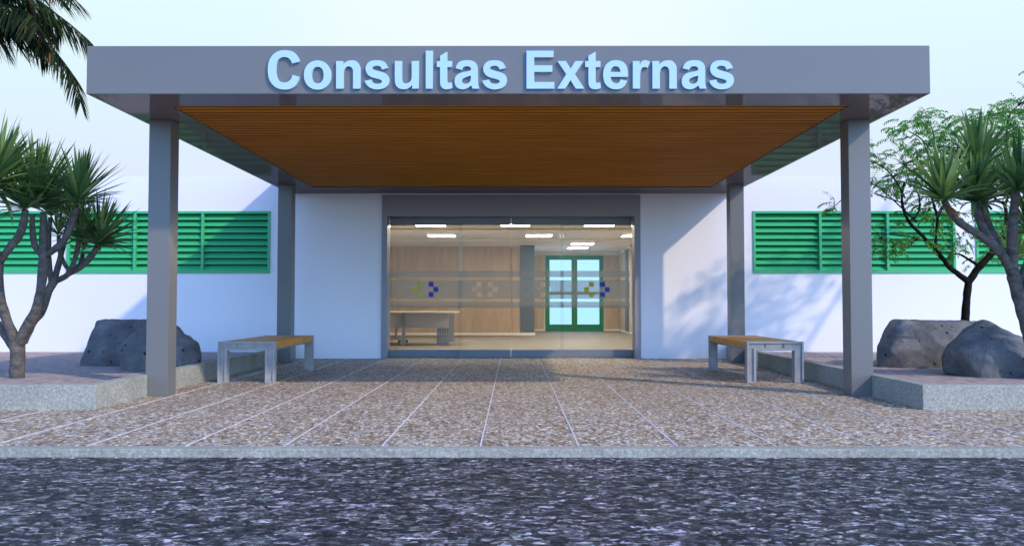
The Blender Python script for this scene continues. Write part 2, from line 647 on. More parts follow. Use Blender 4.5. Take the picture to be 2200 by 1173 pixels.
# green double door at the end of the lobby
dg = thing('green_double_door', 'green framed double door with pale blue lit panes at the back of the lobby', 'door', (0, IC, 0))
GZ1 = on_y(1230, 549.4, IC).z
PX = [(on_y(1180.6, 600, IC).x, on_y(1227.6, 600, IC).x), (on_y(1239.9, 600, IC).x, on_y(1287, 600, IC).x)]
PZ0, PZ1 = on_y(1230, 696.7, IC).z, on_y(1230, 558.6, IC).z
PM0, PM1 = on_y(1230, 633, IC).z, on_y(1230, 626.8, IC).z
yf, yb = IC - .075, IC - .03
xm = (PX[0][1] + PX[1][0]) / 2
for (x0, x1), (pa, pb) in (((GX0, xm - .004), PX[0]), ((xm + .004, GX1), PX[1])):
    b = MB()
    b.box(x0, pa, yf, yb, .015, GZ1)
    b.box(pb, x1, yf, yb, .015, GZ1)
    b.box(pa, pb, yf, yb, .015, PZ0)
    b.box(pa, pb, yf, yb, PZ1, GZ1)
    b.box(pa, pb, yf, yb, PM0, PM1)
    leafo = b.obj('door_leaf', 'green_dark', dg, bevel=.003)
    for (z0, z1) in ((PZ0, PM0), (PM1, PZ1)):
        g = MB()
        g.box(pa, pb, yf + .02, yf + .03, z0, z1)
        go = g.obj('pane', 'lit_pane', leafo)
    h = MB()
    hx = xm + (-.04 if x0 < xm else .04)
    h.box(hx - .012, hx + .012, yf - .05, yf - .03, 1.0, 1.25)
    h.box(hx - .008, hx + .008, yf - .03, yf, 1.01, 1.03)
    h.box(hx - .008, hx + .008, yf - .03, yf, 1.22, 1.24)
    h.obj('handle', 'desk_leg', leafo)

# ceiling lights
LG = 'square ceiling lights of the lobby'
lights = [(893, 955, 481.5, 487.5, 'glowing ceiling panel nearest the glass on the left'),
          (1077, 1137, 481.5, 487.5, 'glowing ceiling panel nearest the glass in the middle, over the door gap'),
          (1258, 1320, 481.5, 487.5, 'glowing ceiling panel nearest the glass on the right'),
          (921, 977, 504.8, 509.8, 'glowing ceiling panel of the second row, left one over the wood wall'),
          (1131, 1185, 504.8, 509.8, 'glowing ceiling panel of the second row, middle one'),
          (1338, 1392, 504.8, 509.8, 'glowing ceiling panel of the second row, cut by the right door edge'),
          (1228, 1274, 523.2, 526.6, 'glowing ceiling panel in front of the green door, nearer of two'),
          (1220, 1262, 532, 535, 'glowing ceiling panel in front of the green door, farther of two')]
for (x0, x1, y0, y1, lab) in lights:
    zl = ZC - .055
    pc = on_z((x0 + x1) / 2, (y0 + y1) / 2, zl)
    w = (on_y(x1, (y0 + y1) / 2, pc.y).x - on_y(x0, (y0 + y1) / 2, pc.y).x) / 2
    d = abs(on_z(x0, y0, zl).y - on_z(x0, y1, zl).y) / 2
    d = min(max(d, .2), .3)
    lo = thing('ceiling_light', lab, 'light', (pc.x, pc.y, ZC), LG)
    b = MB()
    b.box(-w - .03, w + .03, -d - .03, d + .03, zl - ZC + .007, .0195)
    o = b.obj('housing', 'interior_white')
    o.parent = lo
    b = MB()
    b.box(-w, w, -d, d, zl - ZC, zl - ZC + .006)
    o = b.obj('diffuser', 'lamp_glow')
    o.parent = lo

# ------------------------------------------------------------------ glass entrance
ge = thing('glass_entrance', 'wide sliding glass entrance with frosted bands and small coloured squares', 'door', (0, DOOR, 0))
YF, YS = DOOR + .035, DOOR - .02     # fixed and sliding planes


def dx(x, Y):
    return on_y(x, 620, Y).x


RZ0, RZ1 = .143, 2.436
film_rows = [(581.7, 595.4), (602, 642), (648, 661)]
sq = 5.2
holes = {1: [(1029, 610.8), (1019.4, 621.7), (1030, 632.6), (1053, 610.8), (1064, 621.7), (1052.5, 632.6)],
         2: [(1142.7, 610.8), (1132.5, 621.7), (1142.7, 632.6), (1166.6, 610.8), (1177, 621.7), (1166.6, 632.6)]}
cols = {0: [('logo_yellow', [(901.5, 610.8), (891.3, 621.7), (901.5, 632.6)]), ('logo_blue', [(926.2, 610.8), (936.4, 621.7), (926.2, 632.6)])],
        3: [('logo_ochre', [(1270.6, 611), (1260.4, 622), (1270.6, 633)]), ('logo_blue', [(1294.5, 611), (1304.7, 622), (1294.5, 633)])]}
panels = [(835, 993, YF, 838, 993), (985, 1097.2, YS, 985, 1097), (1098.8, 1211, YS, 1099, 1211), (1204, 1363.5, YF, 1204, 1353)]
for i, (xa, xb, Yp, fa, fb) in enumerate(panels):
    X0, X1 = dx(xa, Yp), dx(xb, Yp)
    if i == 0: X0 = JI_L + .004
    if i == 3: X1 = JI_R - .004
    b = MB()
    b.box(X0, X1, Yp - .005, Yp + .005, RZ0 - .01, RZ1 + .01)
    gp = b.obj('glass_panel', 'glass', ge)
    b = MB()
    b.box(X0, X1, Yp - .02, Yp + .02, .012, RZ0)
    o = b.obj('bottom_rail', 'door_metal', gp, bevel=.003)
    b = MB()
    b.box(X0, X1, Yp - .02, Yp + .02, RZ1, LI - .003)
    o = b.obj('top_rail', 'door_metal', gp, bevel=.003)
    # frosted film behind the glass
    b = MB()
    yf0, yf1 = Yp + .0065, Yp + .0075
    FX0, FX1 = dx(fa, Yp), dx(fb, Yp)
    for r, (t0, t1) in enumerate(film_rows):
        z1, z0 = on_y(1100, t0, Yp).z, on_y(1100, t1, Yp).z
        if r == 1 and i in holes:
            hs = [(on_y(hx, hy, Yp), abs(on_y(hx + sq, hy, Yp).x - on_y(hx, hy, Yp).x)) for hx, hy in holes[i]]
            xc = sorted({round(v, 5) for h, s_ in hs for v in (h.x - s_, h.x + s_)} | {FX0, FX1})
            zc = sorted({round(v, 5) for h, s_ in hs for v in (h.z - s_, h.z + s_)} | {z0, z1})
            for p in range(len(xc) - 1):
                for q in range(len(zc) - 1):
                    mx, mz = (xc[p] + xc[p + 1]) / 2, (zc[q] + zc[q + 1]) / 2
                    if any(abs(mx - h.x) < s_ and abs(mz - h.z) < s_ for h, s_ in hs):
                        continue
                    n0 = len(b.v)
                    b.v += [(xc[p], yf0, zc[q]), (xc[p + 1], yf0, zc[q]), (xc[p + 1], yf0, zc[q + 1]), (xc[p], yf0, zc[q + 1])]
                    b.f.append((n0, n0 + 1, n0 + 2, n0 + 3))
        else:
            n0 = len(b.v)
            b.v += [(FX0, yf0, z0), (FX1, yf0, z0), (FX1, yf0, z1), (FX0, yf0, z1)]
            b.f.append((n0, n0 + 1, n0 + 2, n0 + 3))
    b.obj('frosted_band', 'frosted_film', gp)
    for mt, ps in cols.get(i, []):
        for hx, hy in ps:
            h = on_y(hx, hy, Yp)
            s_ = abs(on_y(hx + sq, hy, Yp).x - h.x)
            b = MB()
            b.box(h.x - s_, h.x + s_, Yp - .0065, Yp - .0058, h.z - s_, h.z + s_)
            b.obj('logo_square', mt, gp)
b = MB()
b.box(JI_L + .002, JI_R - .002, DOOR - .06, DOOR + .08, 0, .010)
b.obj('threshold', 'door_metal', ge)

# ------------------------------------------------------------------ canopy
CXL, CXR, CYF, CZ0, CZ1 = -4.072, 3.964, 8.132, 2.988, 3.449
WXL, WXR, WY0, WY1 = -3.470, 3.398, 8.632, 14.79
can = thing('entrance_canopy', 'flat grey entrance canopy on four square posts with brown slatted ceiling', 'canopy', (0, 8.13, 0))
CYB = WALL - .003
b = MB()
T = .03
b.box(CXL, CXR, CYF, CYF + T, CZ0, CZ1)
b.box(CXL, CXL + T, CYF + T, CYB, CZ0, CZ1)
b.box(CXR - T, CXR, CYF + T, CYB, CZ0, CZ1)
b.box(CXL + T, CXR - T, CYF + T, CYB, CZ1 - .06, CZ1 - .02)
b.obj('fascia', 'steel_paint', can, bevel=.004)
b = MB()
s0, s1 = CZ0 + .002, CZ0 + .02
b.box(CXL + T, CXR - T, CYF + T, WY0, s0, s1)
b.box(CXL + T, CXR - T, WY1, CYB, s0, s1)
b.box(CXL + T, WXL, WY0, WY1, s0, s1)
b.box(WXR, CXR - T, WY0, WY1, s0, s1)
# upstand round the recessed slats
b.box(WXL - .02, WXL, WY0, WY1, s1, s1 + .08)
b.box(WXR, WXR + .02, WY0, WY1, s1, s1 + .08)
b.box(WXL - .02, WXR + .02, WY0 - .02, WY0, s1, s1 + .08)
b.box(WXL - .02, WXR + .02, WY1, WY1 + .02, s1, s1 + .08)
b.obj('soffit', 'soffit_paint', can)
b = MB()
ns = 45
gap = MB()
pit = (WY1 - WY0) / ns
for k in range(ns):
    y0 = WY0 + k * pit
    z_ = CZ0 + .010
    prof = [(y0 + .002, z_ + .008), (y0 + pit * .10, z_ + .002), (y0 + pit * .22, z_), (y0 + pit * .40, z_),
            (y0 + pit * .52, z_ + .002), (y0 + pit * .60, z_ + .008), (y0 + pit * .60, z_ + .03), (y0 + .002, z_ + .03)]
    gap.box(WXL + .001, WXR - .001, y0 + pit * .60 + .001, y0 + pit + .001, z_ + .007, z_ + .03)  # flush dark strip, its colour stands in for shade between slats
    b.prism(prof, 'x', WXL + .001, WXR - .001)
b.box(WXL, WXR, WY0, WY1, CZ0 + .075, CZ0 + .085)
b.obj('slatted_ceiling', 'ceiling_wood', can, smooth=False)
gap.obj('painted_shade_strips', 'slat_shade_wood', can)
for (x0, x1) in ((-3.955, -3.720), (3.625, 3.860)):
    for y0 in (9.278, 14.392):
        b = MB()
        b.box(x0, x1, y0, y0 + .235, 0, CZ0 + .001)
        b.obj('column', 'steel_paint', can, bevel=.004)
        
# ------------------------------------------------------------------ lettering
def catmull(pts, seg=7):
    n = len(pts)
    outp = []
    P_ = [Vector((p[0], p[1])) for p in pts]
    cor = [len(p) > 2 for p in pts]
    for i in range(n):
        j = (i + 1) % n
        p1, p2 = P_[i], P_[j]
        p0 = p1 if cor[i] else P_[i - 1]
        p3 = p2 if cor[j] else P_[(j + 1) % n]
        if cor[i] and cor[j]:
            outp.append(p1)
            continue
        if cor[i]: p0 = p1 - (p2 - p1) * .0 if False else p1 * 2 - p2 * 1 + (P_[(j + 1) % n] - p2) * .35 * 0
        if cor[j]: p3 = p2 * 2 - p1
        for s in range(seg):
            u = s / seg
            outp.append(.5 * ((2 * p1) + (-p0 + p2) * u + (2 * p0 - 5 * p1 + 4 * p2 - p3) * u * u + (-p0 + 3 * p1 - 3 * p2 + p3) * u ** 3))
    return outp


def ell(x0, x1, y0, y1, e=2.2, n=44):
    cx_, cy_, rx, ry = (x0 + x1) / 2, (y0 + y1) / 2, (x1 - x0) / 2, (y1 - y0) / 2
    r = []
    for i in range(n):
        a = 2 * math.pi * i / n
        c_, s_ = math.cos(a), math.sin(a)
        r.append(Vector((cx_ + rx * abs(c_) ** (2 / e) * (1 if c_ > 0 else -1), cy_ + ry * abs(s_) ** (2 / e) * (1 if s_ > 0 else -1))))
    return r


q = 11.171
k9 = q / 9.775
G = {}
Cp = [(820, 415, 1), (790, 335), (730, 250), (640, 200), (515, 182), (400, 195), (300, 240), (215, 330), (165, 450), (150, 590), (165, 740), (210, 850), (290, 940), (390, 990), (510, 1005), (620, 990), (720, 930), (780, 840), (815, 742, 1), (670, 698, 1), (640, 780), (580, 840), (495, 860), (410, 835), (345, 750), (320, 590), (340, 430), (400, 350), (495, 322), (580, 345), (635, 400), (662, 460, 1)]
G['C'] = (150 * k9, [catmull([((p[0]) * k9, (p[1] - 986) * k9 + 1017) + tuple(p[2:]) for p in Cp])])
G['o'] = (908 * k9, [[Vector((v.x * k9, (v.y - 986) * k9 + 1017)) for v in e_] for e_ in (ell(908, 1480, 398, 1008, 2.12), ell(1070, 1322, 528, 878, 2.2))])
G['n'] = (135, [catmull([(135, 358, 1), (298, 358, 1), (298, 448, 1), (350, 392), (420, 355), (505, 341), (590, 352), (655, 395), (700, 465), (716, 570), (716, 1018, 1), (540, 1018, 1), (540, 620), (530, 555), (500, 505), (440, 483), (385, 498), (340, 545), (318, 610), (312, 700), (312, 1018, 1), (135, 1018, 1)])])
G['s'] = (820, [catmull([(1385, 520, 1), (1350, 445), (1300, 385), (1220, 350), (1110, 340), (980, 355), (890, 415), (845, 510), (852, 605), (900, 685), (975, 735), (1080, 768), (1180, 795), (1230, 825), (1232, 865), (1185, 895), (1110, 903), (1040, 885), (1005, 848), (985, 800, 1), (820, 832, 1), (860, 912), (930, 982), (1030, 1025), (1130, 1035), (1270, 1010), (1370, 940), (1412, 830), (1395, 730), (1335, 665), (1250, 625), (1130, 592), (1040, 562), (1003, 530), (1013, 500), (1060, 475), (1130, 468), (1190, 485), (1218, 520), (1235, 560, 1)])])
G['u'] = (92, [catmull([(92, 358, 1), (265, 358, 1), (265, 740), (280, 840), (310, 880), (365, 893), (430, 875), (475, 825), (497, 730), (497, 358, 1), (668, 358, 1), (668, 1018, 1), (510, 1018, 1), (510, 930, 1), (450, 985), (380, 1022), (300, 1032), (200, 1012), (130, 950), (98, 860), (92, 740)])])
G['l'] = (835, [catmull([(835, 110, 1), (1005, 110, 1), (1005, 1018, 1), (835, 1018, 1)])])
G['t'] = (1100, [catmull([(1350, 132, 1), (1350, 358, 1), (1465, 358, 1), (1465, 500, 1), (1350, 500, 1), (1350, 800), (1360, 865), (1395, 882), (1430, 876), (1460, 862, 1), (1478, 1000, 1), (1420, 1022), (1340, 1032), (1260, 1020), (1205, 970), (1183, 900), (1178, 780), (1178, 500, 1), (1100, 500, 1), (1100, 358, 1), (1178, 358, 1), (1178, 230, 1)])])
G['a'] = (130, [catmull([(152, 530, 1), (185, 450), (245, 380), (330, 348), (430, 338), (550, 352), (630, 395), (675, 465), (690, 570), (692, 850), (700, 930), (725, 1018, 1), (560, 1018, 1), (548, 985), (530, 940, 1), (470, 985), (400, 1020), (320, 1032), (220, 1010), (155, 945), (130, 845), (150, 745), (210, 675), (300, 635), (420, 608), (525, 578, 1), (520, 530), (490, 494), (410, 480), (345, 505), (305, 568, 1)]),
                catmull([(522, 705, 1), (420, 735), (340, 770), (307, 825), (325, 880), (390, 905), (460, 885), (505, 840), (520, 775)])])
G['E'] = (125, [catmull([(125, 110, 1), (775, 110, 1), (775, 265, 1), (310, 265, 1), (310, 462, 1), (745, 462, 1), (745, 615, 1), (310, 615, 1), (310, 860, 1), (795, 860, 1), (795, 1018, 1), (125, 1018, 1)])])
G['x'] = (860, [catmull([(868, 358, 1), (1070, 358, 1), (1182, 535, 1), (1300, 358, 1), (1490, 358, 1), (1285, 665, 1), (1512, 1018, 1), (1305, 1018, 1), (1182, 815, 1), (1055, 1018, 1), (860, 1018, 1), (1080, 672, 1)])])
G['e'] = (568, [catmull([(1165, 735, 1), (1160, 600), (1130, 480), (1060, 390), (970, 350), (865, 338), (750, 360), (650, 430), (590, 540), (568, 680), (590, 830), (650, 940), (750, 1010), (880, 1032), (1000, 1012), (1090, 940), (1145, 830, 1), (985, 798, 1), (960, 850), (930, 880), (880, 893), (810, 870), (765, 810), (748, 735, 1)]),
                catmull([(748, 620, 1), (765, 545), (810, 495), (868, 480), (930, 498), (970, 550), (985, 620, 1)])])
G['r'] = (108, [catmull([(108, 358, 1), (270, 358, 1), (272, 440, 1), (310, 380), (355, 348), (410, 340), (470, 352), (520, 378, 1), (465, 525, 1), (430, 507), (390, 500), (340, 515), (305, 565), (288, 640), (282, 760), (282, 1018, 1), (108, 1018, 1)])])
LY0, LY1 = CYF - .030, CYF - .001
sgn = thing('lettering_sign', 'pale blue raised lettering reading Consultas Externas on the canopy fascia', 'sign', (0, CYF, CZ0))
for ch, lx in (('C', 575.3), ('o', 652.9), ('n', 722.1), ('s', 783.4), ('u', 848.2), ('l', 914.7), ('t', 938.5), ('a', 976.6), ('s', 1036.2),
               ('E', 1131.2), ('x', 1197), ('t', 1257.4), ('e', 1295.9), ('r', 1359.7), ('n', 1401.9), ('a', 1464.9), ('s', 1523.9)):
    gx, cons = G[ch]
    cu = bpy.data.curves.new('letter', 'CURVE')
    cu.dimensions = '2D'
    cu.fill_mode = 'BOTH'
    for con in cons:
        sp = cu.splines.new('POLY')
        pts = []
        for v in con:
            w_ = on_y(lx + (v.x - gx) / q, 190.9 + (v.y - 1017) / q, LY0)
            pts.append((w_.x, w_.z, 0, 1))
        sp.points.add(len(pts) - 1)
        for i, p in enumerate(pts):
            sp.points[i].co = p
        sp.use_cyclic_u = True
    cu.extrude = (LY1 - LY0) / 2
    tmp = bpy.data.objects.new('tmp', cu)
    COL.objects.link(tmp)
    bpy.context.view_layer.update()
    me = bpy.data.meshes.new_from_object(tmp.evaluated_get(bpy.context.evaluated_depsgraph_get()))
    bpy.data.objects.remove(tmp)
    me.name = 'letter'
    me.materials.clear()
    me.materials.append(MAT['letter_paint'])
    me.transform(Matrix(((1, 0, 0, 0), (0, 0, 1, (LY0 + LY1) / 2), (0, 1, 0, 0), (0, 0, 0, 1))))
    me.transform(Matrix.Translation(-Vector((0, CYF, CZ0))))
    o = bpy.data.objects.new('letter', me)
    COL.objects.link(o)
    o.parent = sgn

# ------------------------------------------------------------------ benches
BW, BH, BL, BT = .712, .515, 2.15, .11


def make_bench(side, loc, label):
    bn = thing('bench', label, 'bench', loc, 'benches under the canopy')

    def frame(y0, outw):
        b = MB()
        lw, th = .115, .112
        hx = BW / 2
        ys = (y0 + .020, y0 + BT) if outw < 0 else (y0, y0 + BT - .020)
        # core body
        U = [(-hx, 0), (-hx, BH), (hx, BH), (hx, 0), (hx - lw, 0), (hx - lw, BH - th), (-hx + lw, BH - th), (-hx + lw, 0)]
        b.prism(U, 'y', ys[0], ys[1])
        e = .022
        ya, yb_ = (y0, y0 + .0198) if outw < 0 else (y0 + BT - .0198, y0 + BT)
        Uo = [(-hx, 0), (-hx, BH), (hx, BH), (hx, 0), (hx - e, 0), (hx - e, BH - e), (-hx + e, BH - e), (-hx + e, 0)]
        b.prism(Uo, 'y', ya, yb_)
        hi = hx - lw
        Ui = [(-hi - e - .01, 0), (-hi - e - .01, BH - th + e + .01), (hi + e + .01, BH - th + e + .01), (hi + e + .01, 0), (hi, 0), (hi, BH - th), (-hi, BH - th), (-hi, 0)]
        b.prism(Ui, 'y', ya, yb_)
        for s_ in (-1, 1):
            xa, xb = sorted((s_ * (hx - e), s_ * (hi + e + .01)))
            b.box(xa, xb, ya, yb_, 0, .02)
        for xj in (-.115, .115):
            b.box(xj - .003, xj + .003, ya + .002, ya + .018, BH - th + .002, BH - e)
        o = b.obj('end_frame', 'bench_concrete', bevel=.002)
        o.parent = bn
    frame(0, -1)
    frame(BL - BT, 1)
    b = MB()
    n = 20
    L = BL - 2 * BT
    p = L / n
    for k in range(n):
        y0 = BT + k * p
        b.box(-BW / 2 + .004, BW / 2 - .004, y0 + .014, y0 + p - .014, BH - .085, BH - .002)
    o = b.obj('seat', 'bench_wood', bevel=.004)
    o.parent = bn
    b = MB()
    for s_ in (-1, 1):
        b.box(s_ * .25 - .02, s_ * .25 + .02, BT, BL - BT, BH - .12, BH - .087)
    o = b.obj('support_rail', 'desk_leg')
    o.parent = bn


make_bench(-1, (-3.364, 10.84, 0), 'wooden slatted bench on pale end frames on the left, under the sunlit canopy edge')
make_bench(1, (3.285, 10.84, 0), 'wooden slatted bench on pale end frames on the right, with the tree shade behind it')

# ------------------------------------------------------------------ lobby desk and chair
dk = thing('office_desk', 'pale grey office desk with rounded top seen through the left glass panel', 'desk', (-2.0, 20.5, 0))
DZ = .80
yd0 = on_z(867, 743, .012).y
yd1 = on_z(980, 733, .012).y
b = MB()
xR = on_y(989, 668, yd0 + .9).x
xL = -5.2 + .7
pts = [(xL, yd0 - .1), (xR - .55, yd0 - .1)]
for i in range(9):
    a = -math.pi / 2 + math.pi * i / 8
    pts.append((xR - .55 + .55 * math.cos(a), yd0 + .75 + .85 * math.sin(a)))
pts += [(xL, yd0 + 1.6)]
b.prism(pts, 'z', DZ - .03, DZ)
b.obj('desk_top', 'desk_top', dk, bevel=.004)
b = MB()
xa, xb = on_y(865, 700, yd0 + .15).x, on_y(964, 700, yd0 + .15).x
b.box(xL, xb, yd0 + .15, yd0 + .18, .42, DZ - .031)
b.obj('modesty_panel', 'desk_grey', dk)
b = MB()
for i in range(5):
    x = on_y(939 + i * 5.2, 700, yd0 + .3).x
    x2 = on_y(939 + i * 5.2 + 4.4, 700, yd0 + .3).x
    b.box(x, x2, yd0 + .27, yd0 + .31, .03, DZ - .032)
b.box(on_y(930, 700, yd0 + .3).x, on_y(970, 700, yd0 + .3).x, yd0 + .1, yd0 + .5, .012, .03)
b.obj('leg', 'desk_leg', dk)
b = MB()
x = on_y(867, 700, yd0).x
b.box(x - .035, x + .035, yd0 - .02, yd0 + .05, .012, DZ - .032)
b.obj('leg', 'desk_leg', dk)
b = MB()
x = on_y(970, 700, yd1).x
b.box(x - .065, x + .065, yd1 - .04, yd1 + .04, .03, DZ - .032)
b.box(x - .2, x + .2, yd1 - .15, yd1 + .2, .012, .03)
b.obj('leg', 'desk_leg', dk)

cy0 = on_z(855, 736, .012).y
cx0 = on_y(851, 736, cy0).x
chr_ = thing('office_chair', 'swivel office chair on castors behind the desk, mostly hidden by the door jamb', 'chair', (cx0, cy0, 0))
b = MB()
for i in range(5):
    a = 2 * math.pi * i / 5 + .1
    b.cyl((cx0, cy0, .13), (cx0 + .27 * math.cos(a), cy0 + .27 * math.sin(a), .08), .025, .016, 8)
b.cyl((cx0, cy0, .1), (cx0, cy0, .42), .03, .025, 12)
b.obj('base', 'desk_grey', chr_)
for i in range(5):
    a = 2 * math.pi * i / 5 + .1
    cxx, cyy = cx0 + .27 * math.cos(a), cy0 + .27 * math.sin(a)
    b = MB()
    b.cyl((cxx - .02, cyy, .042), (cxx + .02, cyy, .042), .03, .03, 14)
    b.obj('castor', 'black_plastic', chr_)
b = MB()
b.box(cx0 - .23, cx0 + .23, cy0 - .22, cy0 + .22, .42, .49)
b.obj('seat', 'black_plastic', chr_, bevel=.03)
b = MB()
b.box(cx0 - .30, cx0 - .25, cy0 - .2, cy0 + .2, .52, .76)
b.box(cx0 - .26, cx0 - .235, cy0 - .03, cy0 + .03, .44, .7)
b.obj('backrest', 'black_plastic', chr_, bevel=.02)

# ------------------------------------------------------------------ boulders
def boulder(name, pts, label, seed):
    """weathered block: the hull of measured corner points, worn and pitted"""
    P_ = [on_y(x, y, Y) if y < 780 or Y > 99 else on_y(x, y, Y) for x, y, Y in pts]
    cen = sum(P_, Vector()) / len(P_)
    cen.z = PG
    bm = bmesh.new()
    for p in P_:
        q_ = p - cen
        if q_.z < .02: q_.z = -.06
        bm.verts.new(q_)
    r = bmesh.ops.convex_hull(bm, input=bm.verts)
    bmesh.ops.delete(bm, geom=[v for v in bm.verts if not v.link_faces], context='VERTS')
    bmesh.ops.recalc_face_normals(bm, faces=bm.faces)
    me = bpy.data.meshes.new(name)
    bm.to_mesh(me)
    bm.free()
    o = bpy.data.objects.new(name, me)
    COL.objects.link(o)
    md = o.modifiers.new('r', 'REMESH')
    md.mode = 'VOXEL'
    md.voxel_size = .022
    sm = o.modifiers.new('s', 'SMOOTH')
    sm.factor = .5
    sm.iterations = 2
    bpy.context.view_layer.update()
    me2 = bpy.data.meshes.new_from_object(o.evaluated_get(bpy.context.evaluated_depsgraph_get()))
    o.modifiers.clear()
    o.data = me2
    me2.name = name
    nr = [v.normal.copy() for v in me2.vertices]
    for v, n_ in zip(me2.vertices, nr):
        p = v.co
        w1 = mnoise.noise(p * 2.1 + Vector((seed, 0, 0)))
        w2 = mnoise.fractal(p * 5 + Vector((0, seed, 0)), .8, 2, 3)
        w3 = mnoise.noise(p * 22 + Vector((0, 0, seed)))
        v.co = p + n_ * (.024 * w1 + .016 * w2 + .004 * w3)
    for p in me2.polygons: p.use_smooth = True
    me2.materials.clear()
    me2.materials.append(MAT['rock'])
    o.location = cen
    tag(o, label, 'rock', 'dark boulders in the planter beds')
    return o


a = on_z(250, 786, PG).y
boulder('boulder', [(168, 784, a), (172, 768, a + .15), (290, 788, a - .02), (412, 787, a), (207, 688, a + .42), (224, 684, a + .5), (313, 686, a + .45), (352, 691, a + .5), (385, 702, a + .6), (418, 748, a + .4),
                    (192, 738, a + .25), (250, 700, a + .28), (300, 730, a + .02), (190, 775, a + 1.2), (400, 775, a + 1.2), (232, 688, a + 1.0), (370, 697, a + 1.0)],
        'dark pitted boulder with a flat top in the left bed, behind the smaller pointed one', 3)
a = on_z(320, 800, PG).y
boulder('boulder', [(262, 797, a + .2), (313, 803, a - .02), (400, 798, a + .1), (248, 742, a + .42), (252, 752, a + .35), (285, 715, a + .5), (318, 694, a + .55), (345, 688, a + .6), (380, 714, a + .5), (428, 736, a + .5),
                    (433, 757, a + .45), (430, 786, a + .45), (300, 742, a + .12), (345, 712, a + .28), (370, 750, a + .05), (270, 785, a + 1.0), (422, 785, a + 1.0), (340, 700, a + .95)],
        'dark pointed boulder in the left bed, in front of the flat-topped one', 8)
a = on_z(1950, 791, PG).y
boulder('boulder', [(1886, 792, a + .15), (1960, 796, a - .02), (2070, 797, a), (2120, 796, a + .2), (1881, 762, a + .3), (1884, 745, a + .35), (1897, 718, a + .4), (1910, 691, a + .5), (1918, 686, a + .55), (1935, 688, a + .35),
                    (2070, 690, a + .45), (2110, 692, a + .6), (2130, 730, a + .4), (1915, 755, a + .02), (2040, 740, a - .03), (1900, 780, a + 1.2), (2110, 780, a + 1.2), (1925, 688, a + 1.1), (2090, 692, a + 1.1)],
        'long dark flat-topped boulder in the right bed below the black-trunked tree', 14)
a = on_z(2110, 812.5, PG).y
boulder('boulder', [(2022, 765, a + .5), (2023, 800, a + .5), (2036, 741, a + .55), (2060, 744, a + .22), (2112, 815, a), (2262, 817, a), (2072, 707, a + .6), (2100, 691, a + .65), (2122, 687, a + .6), (2145, 701, a + .48),
                    (2175, 716, a + .4), (2200, 730, a + .35), (2252, 752, a + .3), (2268, 790, a + .2), (2128, 745, a + .06), (2175, 760, a + .02), (2040, 785, a + 1.15), (2255, 790, a + 1.2), (2130, 697, a + 1.0), (2225, 742, a + 1.1)],
        'grey pointed boulder in front of the flat-topped one at the right edge', 21)

# ------------------------------------------------------------------ plants
def spline3(pts, rad, seg=5):
    P_ = [Vector(p) for p in pts]
    o, r = [], []
    n = len(P_)
    for i in range(n - 1):
        p0 = P_[max(i - 1, 0)]
        p1, p2 = P_[i], P_[i + 1]
        p3 = P_[min(i + 2, n - 1)]
        for s in range(seg):
            u = s / seg
            o.append(.5 * ((2 * p1) + (-p0 + p2) * u + (2 * p0 - 5 * p1 + 4 * p2 - p3) * u * u + (-p0 + 3 * p1 - 3 * p2 + p3) * u ** 3))
            r.append(rad[i] + (rad[i + 1] - rad[i]) * u)
    o.append(P_[-1])
    r.append(rad[-1])
    return o, r


def px_path(path, Y0, Y1):
    """pixel way-points -> world points, the depth running from Y0 to Y1"""
    n = len(path)
    return [on_y(p[0], p[1], Y0 + (Y1 - Y0) * i / max(1, n - 1)) for i, p in enumerate(path)], [p[2] * (Y0 + (Y1 - Y0) * i / max(1, n - 1)) / F for i, p in enumerate(path)]


def blade(mb, base, d, L, W, droop, twist, seg=6):
    d = Vector(d).normalized()
    side = d.cross(Vector((0, 0, 1)))
    if side.length < .1: side = Vector((1, 0, 0))
    side.normalize()
    side = (Matrix.Rotation(twist, 3, d) @ side)
    p = Vector(base)
    n0 = len(mb.v)
    for i in range(seg + 1):
        u = i / seg
        w = W * (.45 + .55 * min(1, u * 3)) * (1 - u ** 2.2) ** .8 if i < seg else 0
        nrm = side.cross(d).normalized()
        mb.v.append(tuple(p - side * w / 2 + nrm * w * .18))
        mb.v.append(tuple(p))
        mb.v.append(tuple(p + side * w / 2 + nrm * w * .18))
        d = (d + Vector((0, 0, -1)) * droop / seg * (.3 + 1.7 * u)).normalized()
        side = (side - d * side.dot(d)).normalized()
        p = p + d * L / seg
    for i in range(seg):
        a = n0 + i * 3
        mb.f.append((a, a + 1, a + 4, a + 3))
        mb.f.append((a + 1, a + 2, a + 5, a + 4))


def rosette(mb, c, axis, n, L, W, r_, spread=85, droopy=.30):
    axis = Vector(axis).normalized()
    t1 = axis.cross(Vector((.3, .9, .2))).normalized()
    t2 = axis.cross(t1)
    for i in range(n):
        u = (i + .5) / n
        phi = math.radians(spread) * (u ** .8)
        az = i * 2.39996 + r_.uniform(-.25, .25)
        d = axis * math.cos(phi) + (t1 * math.cos(az) + t2 * math.sin(az)) * math.sin(phi)
        l = L * (.70 + .34 * math.sin(math.pi * min(1, u * .8 + .2))) * r_.uniform(.82, 1.08)
        dr = droopy * (.25 + 1.5 * u ** 2) * r_.uniform(.4, 1.3)
        if r_.random() < .06: dr *= 3.2
        st = Vector(c) + axis * (1 - u) * L * .12 + d * .015
        blade(mb, st, d, l, W * r_.uniform(.75, 1.1), dr, r_.uniform(-.5, .5))


